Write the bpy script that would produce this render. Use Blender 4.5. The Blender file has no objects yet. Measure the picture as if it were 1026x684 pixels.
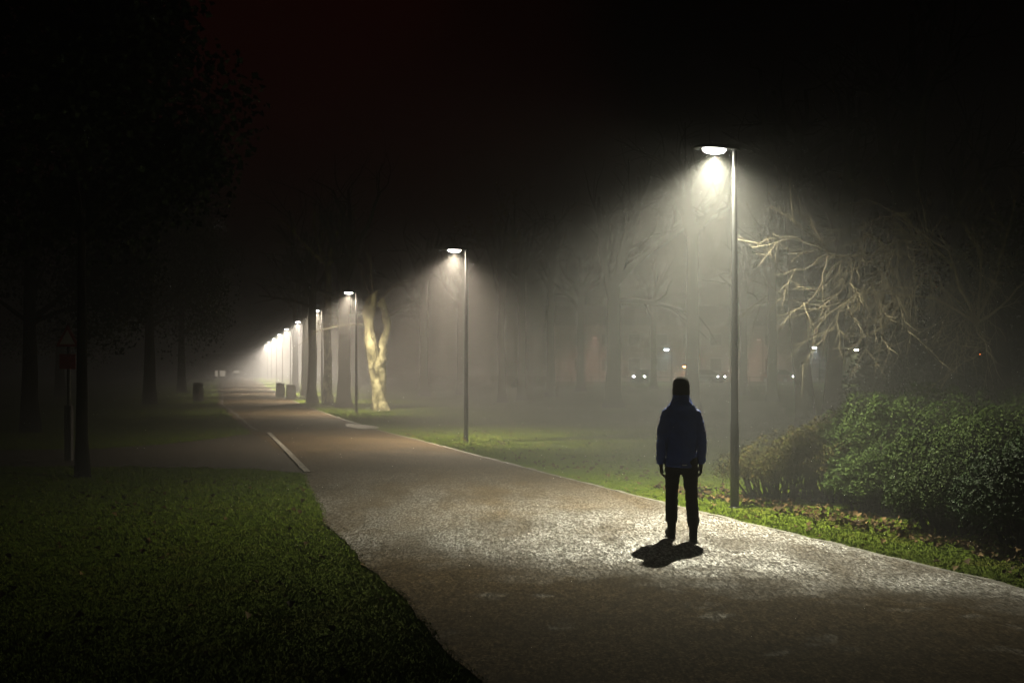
import bpy, math, random
import numpy as np
from mathutils import Vector, Matrix, noise as mn

sc = bpy.context.scene
C = sc.collection
PI = math.pi
RNG = random.Random(7)
nr = np.random.default_rng(11)

# ------------------------------------------------------------------ camera
F, CX, HZ, EYE = 1200.0, 513.0, 366.0, 1.9


def at(x, y, Y):
    """world point seen at photo position (x, y) at distance Y"""
    return Vector(((x - CX) / F * Y, Y, EYE - (y - HZ) / F * Y))


def gp(x, y):
    Y = F * EYE / (y - HZ)
    return ((x - CX) / F * Y, Y)


cam = bpy.data.cameras.new("camera")
cam.sensor_width = 36.0
cam.lens = F / 1026.0 * 36.0
cam.shift_y = (HZ - 342.0) / 1026.0
cam.clip_start = 0.05
cam.clip_end = 2000
co = bpy.data.objects.new("camera", cam)
C.objects.link(co)
co.location = (0, 0, EYE)
co.rotation_euler = (PI / 2, 0, 0)
sc.camera = co


# ------------------------------------------------------------------ helpers
class MB:
    def __init__(s):
        s.v, s.f = [], []

    def box(s, c, size, rz=0.0, top=1.0):
        x, y, z = size[0] / 2, size[1] / 2, size[2] / 2
        cr, sr = math.cos(rz), math.sin(rz)
        b = len(s.v)
        for dz in (-1, 1):
            k = top if dz > 0 else 1.0
            for dx, dy in ((-1, -1), (1, -1), (1, 1), (-1, 1)):
                px, py = dx * x * k, dy * y * k
                s.v.append((c[0] + px * cr - py * sr, c[1] + px * sr + py * cr, c[2] + dz * z))
        for q in ((0, 3, 2, 1), (4, 5, 6, 7), (0, 1, 5, 4), (1, 2, 6, 5), (2, 3, 7, 6), (3, 0, 4, 7)):
            s.f.append(tuple(b + i for i in q))
        return s

    def rings(s, rings, cap=True):
        n = len(rings[0])
        b = len(s.v)
        for r in rings:
            s.v.extend(tuple(p) for p in r)
        for i in range(len(rings) - 1):
            for j in range(n):
                k = (j + 1) % n
                s.f.append((b + i * n + j, b + i * n + k, b + (i + 1) * n + k, b + (i + 1) * n + j))
        if cap:
            s.f.append(tuple(b + j for j in range(n - 1, -1, -1)))
            e = b + (len(rings) - 1) * n
            s.f.append(tuple(e + j for j in range(n)))
        return s

    def tube(s, pts, rad, n=8, jag=0.0):
        rs = []
        prev = None
        pts = [Vector(p) for p in pts]
        for i, p in enumerate(pts):
            if i == 0:
                d = pts[1] - p
            elif i == len(pts) - 1:
                d = p - pts[i - 1]
            else:
                d = pts[i + 1] - pts[i - 1]
            if d.length < 1e-9:
                d = Vector((0, 0, 1))
            d.normalize()
            if prev is None:
                u = d.orthogonal().normalized()
            else:
                u = prev - d * prev.dot(d)
                u = u.normalized() if u.length > 1e-6 else d.orthogonal().normalized()
            prev = u
            w = d.cross(u)
            r = rad[i] if hasattr(rad, "__len__") else rad
            ring = []
            for j in range(n):
                a = 2 * PI * j / n
                q = r
                if jag:
                    q = r * (1 + jag * mn.noise((p + (u * math.cos(a) + w * math.sin(a)) * r) * 2.2))
                ring.append(p + (u * math.cos(a) + w * math.sin(a)) * q)
            rs.append(ring)
        return s.rings(rs)

    def loft(s, st, n=20):
        """horizontal elliptical stations (x, y, z, rx, ry)"""
        return s.rings([[(x + rx * math.cos(2 * PI * j / n), y + ry * math.sin(2 * PI * j / n), z) for j in range(n)]
                        for x, y, z, rx, ry in st])

    def ball(s, c, r, n=16, m=10):
        st = []
        for i in range(m + 1):
            t = -PI / 2 + PI * (i + 0.15) / (m + 0.3)
            st.append((c[0], c[1], c[2] + r[2] * math.sin(t), r[0] * math.cos(t), r[1] * math.cos(t)))
        return s.loft(st, n)

    def poly(s, pts, z):
        b = len(s.v)
        s.v.extend((p[0], p[1], z) for p in pts)
        s.f.append(tuple(range(b, b + len(pts))))
        return s

    def mesh(s, name, m=None, smooth=False):
        me = bpy.data.meshes.new(name)
        me.from_pydata([tuple(p) for p in s.v], [], s.f)
        if smooth:
            me.polygons.foreach_set("use_smooth", [True] * len(me.polygons))
        if m:
            me.materials.append(m)
        me.update()
        return me

    def build(s, name, m, parent=None, smooth=False, bevel=0):
        return link(name, s.mesh(name, m, smooth), parent, bevel)


def link(name, me, parent=None, bevel=0):
    o = bpy.data.objects.new(name, me)
    C.objects.link(o)
    if parent:
        o.parent = parent
    if bevel:
        b = o.modifiers.new("bevel", "BEVEL")
        b.width = bevel
        b.segments = 2
        b.limit_method = "ANGLE"
    return o


def np_mesh(name, verts, faces, m, smooth=False):
    """verts (n,3), faces (k,3|4) numpy"""
    me = bpy.data.meshes.new(name)
    k = faces.shape[1]
    me.vertices.add(len(verts))
    me.vertices.foreach_set("co", verts.astype(np.float32).ravel())
    me.loops.add(faces.size)
    me.loops.foreach_set("vertex_index", faces.astype(np.int32).ravel())
    me.polygons.add(len(faces))
    me.polygons.foreach_set("loop_start", np.arange(0, faces.size, k, dtype=np.int32))
    me.polygons.foreach_set("loop_total", np.full(len(faces), k, dtype=np.int32))
    me.update(calc_edges=True)
    me.materials.append(m)
    if smooth:
        me.polygons.foreach_set("use_smooth", [True] * len(me.polygons))
    return me


def tag(o, label=None, cat=None, group=None, kind=None):
    if label:
        o["label"] = label
    if cat:
        o["category"] = cat
    if group:
        o["group"] = group
    if kind:
        o["kind"] = kind
    return o


def empty(name, loc=(0, 0, 0), rz=0.0):
    o = bpy.data.objects.new(name, None)
    C.objects.link(o)
    o.location = loc
    o.rotation_euler = (0, 0, rz)
    o.empty_display_size = 0.2
    return o


def fuse(mb, voxel, smooth=6, factor=0.5):
    """one continuous skin over overlapping shapes"""
    o = bpy.data.objects.new("skin", mb.mesh("skin"))
    C.objects.link(o)
    r = o.modifiers.new("r", "REMESH")
    r.mode = "VOXEL"
    r.voxel_size = voxel
    r.use_smooth_shade = True
    if smooth:
        s = o.modifiers.new("s", "SMOOTH")
        s.iterations = smooth
        s.factor = factor
    dg = bpy.context.evaluated_depsgraph_get()
    me = bpy.data.meshes.new_from_object(o.evaluated_get(dg))
    old = o.data
    bpy.data.objects.remove(o)
    bpy.data.meshes.remove(old)
    return me


def wrinkle(me, amp, sc_, stretch=1.0):
    me.update()
    nrm = [v.normal.copy() for v in me.vertices]
    for v, n_ in zip(me.vertices, nrm):
        q = Vector((v.co.x * sc_, v.co.y * sc_, v.co.z * sc_ * stretch))
        v.co += n_ * amp * (mn.noise(q) + .5 * mn.noise(q * 2.3))


# ------------------------------------------------------------------ materials
def mat(name, col=(0.5, 0.5, 0.5), rough=0.8, metal=0.0, spec=0.5):
    m = bpy.data.materials.new(name)
    m.use_nodes = True
    p = m.node_tree.nodes["Principled BSDF"]
    p.inputs["Base Color"].default_value = (*col, 1)
    p.inputs["Roughness"].default_value = rough
    p.inputs["Metallic"].default_value = metal
    p.inputs["Specular IOR Level"].default_value = spec
    return m


class NT:
    def __init__(s, m):
        s.t = m.node_tree
        s.p = s.t.nodes["Principled BSDF"]
        s.tc = s.t.nodes.new("ShaderNodeTexCoord")

    def n(s, typ, **kw):
        o = s.t.nodes.new(typ)
        for k, v in kw.items():
            setattr(o, k, v)
        return o

    def l(s, a, b):
        s.t.links.new(a, b)

    def noise(s, scale, detail=4, rough=0.6, coord="Object", dist=0.0, vec=None):
        o = s.n("ShaderNodeTexNoise")
        o.inputs["Scale"].default_value = scale
        o.inputs["Detail"].default_value = detail
        o.inputs["Roughness"].default_value = rough
        o.inputs["Distortion"].default_value = dist
        s.l(vec if vec else s.tc.outputs[coord], o.inputs["Vector"])
        return o.outputs["Fac"]

    def ramp(s, fac, stops):
        o = s.n("ShaderNodeValToRGB")
        e = o.color_ramp.elements
        while len(e) < len(stops):
            e.new(0.5)
        for i, (p, c) in enumerate(stops):
            e[i].position = p
            e[i].color = (*c, 1) if len(c) == 3 else c
        s.l(fac, o.inputs["Fac"])
        return o.outputs["Color"]

    def rng(s, fac, a, b, c, d):
        o = s.n("ShaderNodeMapRange")
        for i, v in ((1, a), (2, b), (3, c), (4, d)):
            o.inputs[i].default_value = v
        s.l(fac, o.inputs[0])
        return o.outputs[0]

    def math(s, op, a, b=None):
        o = s.n("ShaderNodeMath", operation=op)
        for i, v in enumerate((a, b)):
            if v is None:
                continue
            if isinstance(v, (int, float)):
                o.inputs[i].default_value = v
            else:
                s.l(v, o.inputs[i])
        return o.outputs[0]

    def mix(s, fac, a, b, typ="MIX"):
        o = s.n("ShaderNodeMixRGB", blend_type=typ)
        for i, v in enumerate((fac, a, b)):
            if isinstance(v, (int, float)):
                o.inputs[i].default_value = v
            elif isinstance(v, tuple):
                o.inputs[i].default_value = (*v, 1)
            else:
                s.l(v, o.inputs[i])
        return o.outputs[0]

    def bump(s, h, strength=0.5, dist=0.02, nrm=None):
        o = s.n("ShaderNodeBump")
        o.inputs["Strength"].default_value = strength
        o.inputs["Distance"].default_value = dist
        s.l(h, o.inputs["Height"])
        if nrm:
            s.l(nrm, o.inputs["Normal"])
        return o.outputs["Normal"]

    def set(s, k, v):
        s.l(v, s.p.inputs[k])


def island_rand(t):
    g = t.n("ShaderNodeNewGeometry")
    return g.outputs["Random Per Island"]


# asphalt: coarse damp tarmac, a glossier wet stretch with its own outline
M = {}
m = M["asphalt"] = mat("asphalt", rough=0.6)
t = NT(m)
vor = t.n("ShaderNodeTexVoronoi")
vor.inputs["Scale"].default_value = 62
t.l(t.tc.outputs["Object"], vor.inputs["Vector"])
stone = t.mix(0.75, vor.outputs["Color"], (0.5, 0.5, 0.5), "SATURATION") if False else vor.outputs["Color"]
bw = t.n("ShaderNodeRGBToBW")
t.l(stone, bw.inputs[0])
base = t.ramp(bw.outputs[0], [(0.2, (0.042, 0.030, 0.016)), (0.55, (0.095, 0.068, 0.036)), (0.85, (0.18, 0.135, 0.080))])
big = t.noise(0.55, 5, 0.65)
base = t.mix(t.rng(big, 0.35, 0.7, 0.0, 0.75), base, (0.045, 0.036, 0.025), "MIX")
fine = t.noise(9, 4, 0.7)
smap = t.n("ShaderNodeMapping")
smap.inputs["Rotation"].default_value = (0, 0, -0.12)
smap.inputs["Scale"].default_value = (1, 0.22, 1)
t.l(t.tc.outputs["Object"], smap.inputs[0])
speck0 = t.noise(44, 4, 0.75, vec=smap.outputs[0])
base = t.mix(0.7, base, t.ramp(speck0, [(0.40, (0.30, 0.28, 0.25)), (0.60, (1.45, 1.42, 1.38))]), "MULTIPLY")
base = t.mix(0.6, base, t.ramp(fine, [(0.3, (0.55, 0.53, 0.5)), (0.7, (1.2, 1.18, 1.15))]), "MULTIPLY")
sep = t.n("ShaderNodeSeparateXYZ")
t.l(t.tc.outputs["Object"], sep.inputs[0])
# lies across the path: wet new surface from about 10.4 m onwards, ragged edge
wob = t.math("MULTIPLY", t.math("SUBTRACT", t.noise(0.9, 5, 0.65), 0.5), 3.4)
edge = t.math("ADD", sep.outputs[1], t.math("MULTIPLY", sep.outputs[0], 0.42))
edge = t.math("ADD", edge, wob)
wet = t.rng(edge, 10.5, 12.1, 0.0, 1.0)
far = t.rng(edge, 15.5, 21.0, 1.0, 0.15)
tmap = t.n("ShaderNodeMapping")
tmap.inputs["Rotation"].default_value = (0, 0, -0.27)
tmap.inputs["Scale"].default_value = (1.6, 0.5, 1)
t.l(t.tc.outputs["Object"], tmap.inputs[0])
pat = t.rng(t.noise(0.9, 5, 0.6, dist=0.5, vec=tmap.outputs[0]), 0.36, 0.60, 0.42, 1.0)
wet = t.math("MULTIPLY", t.math("MULTIPLY", wet, far), pat)
blot = t.rng(t.noise(1.6, 3, 0.6, vec=t.tc.outputs["Object"]), 0.62, 0.72, 0.0, 0.3)
wet = t.math("MAXIMUM", wet, blot)
speck = t.noise(44, 4, 0.75, vec=smap.outputs[0])
grain_w = t.math("MULTIPLY", t.rng(bw.outputs[0], 0.3, 0.7, 0.5, 1.0), t.rng(speck, 0.42, 0.60, 0.0, 1.0))
wetg = t.math("MULTIPLY", wet, t.math("ADD", 0.12, t.math("MULTIPLY", grain_w, 0.88)))
t.set("Roughness", t.rng(wetg, 0.0, 1.0, 0.85, 0.40))
t.set("Specular IOR Level", t.rng(wetg, 0.0, 1.0, 0.08, 1.0))
t.set("IOR", t.rng(wetg, 0.0, 1.0, 1.4, 3.2))
t.set("Base Color", t.mix(t.math("MULTIPLY", wet, 0.6), base, t.mix(1.0, base, (0.55, 0.56, 0.58), "MULTIPLY")))
hgt = t.math("ADD", t.math("MULTIPLY", vor.outputs["Distance"], -1.0), t.math("MULTIPLY", fine, 0.5))
coarse = t.noise(26, 8, 0.85)
nb = t.bump(coarse, 1.0, 0.009)
t.set("Normal", t.bump(t.math("ADD", hgt, t.math("MULTIPLY", big, 3.0)), 1.0, 0.005, nb))

m = M["side_asphalt"] = mat("side_asphalt", rough=0.85, spec=0.2)
t = NT(m)
t.set("Base Color", t.ramp(t.noise(40, 3, 0.7), [(0.3, (0.022, 0.018, 0.013)), (0.7, (0.065, 0.053, 0.04))]))
t.set("Normal", t.bump(t.noise(70, 2), 0.5, 0.006))

m = M["soil"] = mat("lawn_soil", rough=0.95, spec=0.1)
t = NT(m)
c1 = t.ramp(t.noise(1.1, 6, 0.7), [(0.3, (0.060, 0.092, 0.004)), (0.5, (0.090, 0.130, 0.006)), (0.72, (0.10, 0.095, 0.010))])
c2 = t.ramp(t.noise(24, 4, 0.75), [(0.3, (0.35, 0.35, 0.3)), (0.7, (1.3, 1.3, 1.2))])
t.set("Base Color", t.mix(0.85, c1, c2, "MULTIPLY"))
t.set("Normal", t.bump(t.noise(30, 5, 0.75), 1.0, 0.05))

m = M["grass"] = mat("grass_blades", rough=0.75, spec=0.12)
t = NT(m)
c1 = t.ramp(island_rand(t), [(0.0, (0.072, 0.105, 0.004)), (0.6, (0.088, 0.130, 0.006)), (0.93, (0.10, 0.14, 0.008)), (1.0, (0.19, 0.16, 0.05))])
c2 = t.ramp(t.noise(0.7, 4, 0.6), [(0.3, (0.7, 0.8, 0.6)), (0.7, (1.15, 1.05, 1.0))])
t.set("Base Color", t.mix(0.8, c1, c2, "MULTIPLY"))

m = M["kerb"] = mat("edging_concrete", rough=0.7)
t = NT(m)
t.set("Base Color", t.ramp(t.noise(6, 6, 0.75), [(0.35, (0.06, 0.053, 0.042)), (0.7, (0.20, 0.185, 0.155))]))
t.set("Normal", t.bump(t.noise(50, 3), 0.4, 0.01))

m = M["paint"] = mat("road_paint", rough=0.6)
t = NT(m)
t.set("Base Color", t.ramp(t.noise(14, 6, 0.8), [(0.40, (0.09, 0.08, 0.065)), (0.52, (0.28, 0.265, 0.23)), (0.7, (0.46, 0.44, 0.39))]))

m = M["water"] = mat("puddle_water", (0.02, 0.02, 0.018), 0.04)
m = M["pole"] = mat("pole_paint", (0.05, 0.052, 0.055), 0.38, 0.6)
t = NT(m)
t.set("Base Color", t.ramp(t.noise(14, 5, 0.7), [(0.3, (0.018, 0.019, 0.02)), (0.7, (0.032, 0.033, 0.034))]))
t.set("Roughness", t.rng(t.noise(25, 4), 0.3, 0.7, 0.28, 0.5))
M["head"] = mat("lamp_head_metal", (0.12, 0.125, 0.13), 0.4, 0.7)


def emit(name, col, s):
    m = bpy.data.materials.new(name)
    m.use_nodes = True
    p = m.node_tree.nodes["Principled BSDF"]
    p.inputs["Base Color"].default_value = (0.8, 0.8, 0.8, 1)
    p.inputs["Emission Color"].default_value = (*col, 1)
    p.inputs["Emission Strength"].default_value = s
    m.cycles.emission_sampling = "NONE"
    return m


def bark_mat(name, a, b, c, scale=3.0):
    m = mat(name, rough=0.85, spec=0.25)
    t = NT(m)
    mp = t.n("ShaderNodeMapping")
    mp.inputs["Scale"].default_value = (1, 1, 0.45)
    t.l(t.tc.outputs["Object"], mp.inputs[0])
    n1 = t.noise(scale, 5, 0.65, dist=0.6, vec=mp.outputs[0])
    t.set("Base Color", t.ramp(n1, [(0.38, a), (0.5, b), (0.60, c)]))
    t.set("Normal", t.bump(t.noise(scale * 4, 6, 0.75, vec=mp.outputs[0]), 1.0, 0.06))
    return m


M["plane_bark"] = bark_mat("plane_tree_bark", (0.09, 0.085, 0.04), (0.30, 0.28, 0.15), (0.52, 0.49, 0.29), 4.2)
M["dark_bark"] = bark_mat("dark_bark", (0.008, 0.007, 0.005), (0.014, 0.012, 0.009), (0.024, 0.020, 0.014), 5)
M["twig"] = mat("twig_bark", (0.19, 0.16, 0.10), 0.7, spec=0.4)
M["pale_twig"] = mat("pale_twig_bark", (0.10, 0.085, 0.05), 0.7)


def leaf_mat(name, cols, rough, spec=0.5, sub=0.0):
    m = mat(name, rough=rough, spec=spec)
    t = NT(m)
    r = island_rand(t)
    k = len(cols) - 1
    c1 = t.ramp(r, [(i / k, c) for i, c in enumerate(cols)])
    c2 = t.ramp(t.noise(1.7, 3), [(0.3, (0.6, 0.65, 0.6)), (0.7, (1.2, 1.15, 1.0))])
    t.set("Base Color", t.mix(0.8, c1, c2, "MULTIPLY"))
    t.p.inputs["Subsurface Weight"].default_value = 0
    return m


M["leaf_green"] = leaf_mat("shrub_leaf", [(0.018, 0.034, 0.006), (0.024, 0.042, 0.008), (0.032, 0.053, 0.011), (0.043, 0.062, 0.015)], 0.65, 0.06)
M["leaf_dark"] = leaf_mat("dark_shrub_leaf", [(0.012, 0.028, 0.008), (0.02, 0.045, 0.010), (0.03, 0.06, 0.012)], 0.65, 0.1)
M["leaf_brown"] = leaf_mat("brown_shrub_leaf", [(0.022, 0.020, 0.007), (0.036, 0.029, 0.010), (0.030, 0.038, 0.010), (0.046, 0.030, 0.010)], 0.8, 0.05)
M["litter"] = leaf_mat("fallen_leaf", [(0.022, 0.013, 0.005), (0.045, 0.027, 0.009), (0.070, 0.043, 0.014), (0.030, 0.018, 0.006), (0.16, 0.105, 0.045)], 0.8, 0.1)
M["dry_leaf"] = leaf_mat("last_leaf", [(0.20, 0.13, 0.03), (0.30, 0.20, 0.05), (0.16, 0.10, 0.03)], 0.6)
M["needle"] = leaf_mat("dark_evergreen_leaf", [(0.010, 0.018, 0.007), (0.018, 0.03, 0.010)], 0.7, 0.2)

m = M["jacket"] = mat("navy_jacket_cloth", rough=0.65, spec=0.3)
t = NT(m)
t.set("Base Color", t.ramp(t.noise(10, 5, 0.7), [(0.3, (0.016, 0.042, 0.22)), (0.7, (0.028, 0.07, 0.33))]))
t.set("Normal", t.bump(t.math("ADD", t.noise(14, 4, 0.6), t.math("MULTIPLY", t.noise(220, 1), 0.15)), 0.55, 0.02))
m = M["trousers"] = mat("black_trouser_cloth", rough=0.85, spec=0.2)
t = NT(m)
t.set("Base Color", t.ramp(t.noise(18, 4, 0.7), [(0.3, (0.007, 0.007, 0.008)), (0.7, (0.016, 0.016, 0.018))]))
t.set("Normal", t.bump(t.noise(24, 4, 0.6), 0.5, 0.02))
M["boot"] = mat("black_boot_leather", (0.010, 0.009, 0.008), 0.75, spec=0.15)
M["sole"] = mat("boot_rubber", (0.01, 0.01, 0.01), 0.85)
m = M["knit"] = mat("dark_knit", rough=0.95, spec=0.1)
t = NT(m)
wv = t.n("ShaderNodeTexWave")
wv.inputs["Scale"].default_value = 70
wv.inputs["Distortion"].default_value = 2
t.l(t.tc.outputs["Object"], wv.inputs["Vector"])
t.set("Base Color", t.ramp(wv.outputs["Fac"], [(0.0, (0.012, 0.010, 0.009)), (1.0, (0.035, 0.03, 0.027))]))
t.set("Normal", t.bump(wv.outputs["Fac"], 0.6, 0.01))
M["dark_hand"] = mat("black_hand", (0.012, 0.012, 0.013), 0.7)
M["skin"] = mat("skin", (0.42, 0.25, 0.18), 0.55)
M["hair"] = mat("hair", (0.03, 0.02, 0.014), 0.6)
M["reflect"] = mat("tape_and_highlight", (0.7, 0.72, 0.74), 0.3, 0.3)  # reflective tape, also the pale slips drawn as shoulder highlights

m = M["bin"] = mat("bin_metal", rough=0.5, metal=0.3)
t = NT(m)
t.set("Base Color", t.ramp(t.noise(9, 5, 0.7), [(0.3, (0.014, 0.016, 0.015)), (0.7, (0.032, 0.034, 0.032))]))
M["bin_lid"] = mat("bin_lid_metal", (0.06, 0.06, 0.06), 0.45, 0.4)
M["black"] = mat("opening_black", (0.005, 0.005, 0.005), 0.9)
M["sign_red"] = mat("sign_red", (0.28, 0.03, 0.03), 0.5)
M["sign_white"] = mat("sign_white", (0.55, 0.53, 0.5), 0.5)
M["post_grey"] = mat("post_grey", (0.09, 0.085, 0.08), 0.6, 0.3)

m = M["render_wall"] = mat("painted_wall", rough=0.85)
t = NT(m)
t.set("Base Color", t.ramp(t.noise(0.6, 5, 0.7), [(0.3, (0.30, 0.25, 0.24)), (0.7, (0.46, 0.40, 0.38))]))
m = M["brick"] = mat("brick_wall", rough=0.9)
t = NT(m)
bk = t.n("ShaderNodeTexBrick")
bk.inputs["Scale"].default_value = 3
bk.inputs["Color1"].default_value = (0.22, 0.09, 0.06, 1)
bk.inputs["Color2"].default_value = (0.28, 0.12, 0.08, 1)
bk.inputs["Mortar"].default_value = (0.25, 0.22, 0.2, 1)
t.l(t.tc.outputs["Object"], bk.inputs["Vector"])
t.set("Base Color", bk.outputs["Color"])
M["roof"] = mat("roof_slate", (0.05, 0.05, 0.055), 0.7)
M["glass"] = mat("dark_glass", (0.02, 0.022, 0.025), 0.08)
M["car_dark"] = mat("car_paint_dark", (0.03, 0.035, 0.05), 0.25, 0.3)
M["car_silver"] = mat("car_paint_silver", (0.35, 0.36, 0.37), 0.3, 0.6)
M["car_red"] = mat("car_paint_red", (0.22, 0.03, 0.025), 0.3, 0.2)
M["car_white"] = mat("car_paint_white", (0.7, 0.7, 0.68), 0.3)
M["tyre"] = mat("tyre_rubber", (0.015, 0.015, 0.015), 0.9)
M["rim"] = mat("rim_metal", (0.4, 0.4, 0.42), 0.35, 0.8)
M["headlight"] = emit("headlight_glow", (0.92, 0.97, 1.0), 700)
M["window_lit"] = emit("window_glow", (1.0, 0.86, 0.66), 0.9)
M["window_orange"] = emit("orange_window_glow", (1.0, 0.28, 0.05), 9)
M["fence"] = mat("fence_paint", (0.04, 0.045, 0.04), 0.5, 0.4)

# ------------------------------------------------------------------ path geometry
RE = [(4.35 + 0.27 * 2.97 + 0.27 * 20, -12.77), (5.15, 7.23), (4.35, 10.2), (3.54, 12.26), (2.2, 16.06), (1.6, 17.95), (-0.46, 24.3), (-2.25, 30.0), (-4.15, 35.6),
      (-7.15, 46.5), (-10.6, 59.5), (-15.3, 79), (-20.3, 100), (-27.4, 130), (-41.6, 190)]
LE = [(5.4, -12.77), (-0.16, 7.17), (-1.60, 12.0), (-2.62, 16.06), (-3.55, 20.6), (-4.5, 24.3), (-5.95, 29.5), (-7.40, 33.6), (-10.6, 45), (-14.2, 57.5), (-19.1, 78),
      (-24.6, 100), (-31.9, 130), (-46.2, 190)]


def interp(E, Y):
    for (x0, y0), (x1, y1) in zip(E, E[1:]):
        if Y <= y1:
            return x0 + (x1 - x0) * (Y - y0) / (y1 - y0)
    return E[-1][0]


def smooth_interp(E, Y):
    w = min(2.5, 0.15 * abs(Y) + 0.3)
    return (interp(E, Y - w) + 2 * interp(E, Y) + interp(E, Y + w)) / 4


ys = [-12.0]
while ys[-1] < 185:
    ys.append(ys[-1] + (0.16 if 5 < ys[-1] < 30 else 0.5 if ys[-1] < 70 else 2.0))
rag = lambda Y, s: 0.04 * mn.noise(Vector((Y * 1.7, s, 0))) + 0.02 * mn.noise(Vector((Y * 5.3, s, 8))) + 0.10 * mn.noise(Vector((Y * 0.45, s, 3)))
RX = [smooth_interp(RE, y) + 0.25 * rag(y, 5.0) for y in ys]
LX = [smooth_interp(LE, y) + rag(y, 1.0) for y in ys]

b = MB()
NS = 7
for i, y in enumerate(ys):
    for j in range(NS):
        f = j / (NS - 1)
        b.v.append((LX[i] + (RX[i] - LX[i]) * f, y, 0.008 + 0.03 * (1 - (2 * f - 1) ** 2)))
for i in range(len(ys) - 1):
    for j in range(NS - 1):
        a = i * NS + j
        b.f.append((a, a + 1, a + 1 + NS, a + NS))
tag(b.build("path", M["asphalt"], smooth=True), kind="structure")

# side path joining from the far side of the junction
near = [(-3.3, 20.4), (-3.9, 21.3), (-5.0, 22.0), (-6.6, 22.3), (-8.6, 22.5), (-14, 22.4), (-40, 21.0)]
farE = [(-7.35, 33.9), (-7.5, 32.6), (-7.75, 30.8), (-8.4, 28.9), (-9.4, 27.3), (-14, 26.4), (-40, 25.2)]
b = MB()
for (p, q) in zip(near, farE):
    b.v += [(p[0], p[1], 0.004), (q[0], q[1], 0.004)]
b.v[0] = (-2.6, 20.9, 0.004)
b.v[1] = (-6.6, 34.0, 0.004)
for i in range(len(near) - 1):
    b.f.append((2 * i, 2 * i + 1, 2 * i + 3, 2 * i + 2))
tag(b.build("side_path", M["side_asphalt"]), kind="structure")

# ground sheet, gently uneven away from the path
gx = np.concatenate([np.linspace(-260, -42, 20), np.linspace(-40, 40, 161), np.linspace(42, 260, 20)])
gy = np.concatenate([np.linspace(-60, 0, 16), np.linspace(0.5, 60, 120), np.linspace(62, 420, 60)])
b = MB()
for y in gy:
    for x in gx:
        rx, lx = smooth_interp(RE, min(max(y, -12), 180)), smooth_interp(LE, min(max(y, -12), 180))
        d = max(x - rx, lx - x)
        k = min(max((d - 0.6) / 4.0, 0), 1)
        if x < lx and 18 < y < 36:
            k *= 0.15
        z = k * (0.10 * mn.noise(Vector((x * 0.16, y * 0.16, 0))) + 0.04 * mn.noise(Vector((x * 0.6, y * 0.6, 4))))
        b.v.append((x, y, min(z, 0.14) - 0.002))
W = len(gx)
for i in range(len(gy) - 1):
    for j in range(W - 1):
        a = i * W + j
        b.f.append((a, a + 1, a + 1 + W, a + W))
tag(b.build("ground", M["soil"], smooth=True), kind="structure")


def ground_z(x, y):
    rx, lx = smooth_interp(RE, min(max(y, -12), 180)), smooth_interp(LE, min(max(y, -12), 180))
    d = max(x - rx, lx - x)
    k = min(max((d - 0.6) / 4.0, 0), 1)
    if x < lx and 18 < y < 36:
        k *= 0.15
    z = k * (0.10 * mn.noise(Vector((x * 0.16, y * 0.16, 0))) + 0.04 * mn.noise(Vector((x * 0.6, y * 0.6, 4))))
    return min(z, 0.14) - 0.002


# pale edging along the far side of the path, individual lengths worn into one strip
b = MB()
for i, y in enumerate(ys[:-1]):
    if y < 3:
        continue
    w = 0.07 + 0.04 * mn.noise(Vector((y * 3.1, 7, 0)))
    z0 = 0.010 + 0.016 * mn.noise(Vector((y * 2.3, 0, 0)))
    b.v += [(RX[i] - 0.01, y, 0.0), (RX[i] - 0.01, y, z0), (RX[i] + w, y, z0), (RX[i] + w, y, 0.0)]
n = len(b.v) // 4
for i in range(n - 1):
    for j in range(3):
        a = 4 * i + j
        b.f.append((a, a + 1, a + 5, a + 4))
tag(b.build("path_edging", M["kerb"]), kind="structure")

# white line across the mouth of the side path, then along the far edge
b = MB()
pts = [gp(308, 474), gp(288, 453), gp(269, 434)]
for i, p in enumerate(pts):
    b.v += [(p[0] - 0.055, p[1], 0.030), (p[0] + 0.055, p[1], 0.034)]
for i in range(2):
    b.f.append((2 * i, 2 * i + 1, 2 * i + 3, 2 * i + 2))
tag(b.build("road_marking", M["paint"]), kind="structure")
b = MB()
k = 0
for i, y in enumerate(ys):
    if 34.5 < y < 90:
        b.v += [(LX[i] + 0.22, y, 0.034), (LX[i] + 0.32, y, 0.036)]
n = (len(b.v) - k) // 2
for i in range(n - 1):
    b.f.append((k + 2 * i, k + 2 * i + 1, k + 2 * i + 3, k + 2 * i + 2))
tag(b.build("path_edging", M["kerb"]), kind="structure")

# pale irregular patch by the third lamp
b = MB()
c = gp(361, 428.5)
n = 40
ring = []
for j in range(n):
    a = 2 * PI * j / n
    r = 1 + 0.35 * mn.noise(Vector((math.cos(a) * 1.4, math.sin(a) * 1.4, 9)))
    ring.append((c[0] + 0.42 * r * math.cos(a) - 0.29 * 1.5 * r * math.sin(a), c[1] + 1.5 * r * math.sin(a)))
b.poly(ring, 0.041)
tag(b.build("path_patch", M["paint"]), kind="structure")


# ------------------------------------------------------------------ grass (uncountable)
def in_side_path(X, Y):
    xs = np.array([p[0] for p in near][::-1]); n_y = np.array([p[1] for p in near][::-1])
    xf = np.array([p[0] for p in farE][::-1]); f_y = np.array([p[1] for p in farE][::-1])
    lo = np.interp(X, xs, n_y)
    hi = np.interp(X, xf, f_y)
    wob = 0.12 * np.sin(X * 5.1) + 0.08 * np.sin(X * 13)
    return (Y > lo + wob) & (Y < hi - wob) & (X < -3.2)


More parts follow.
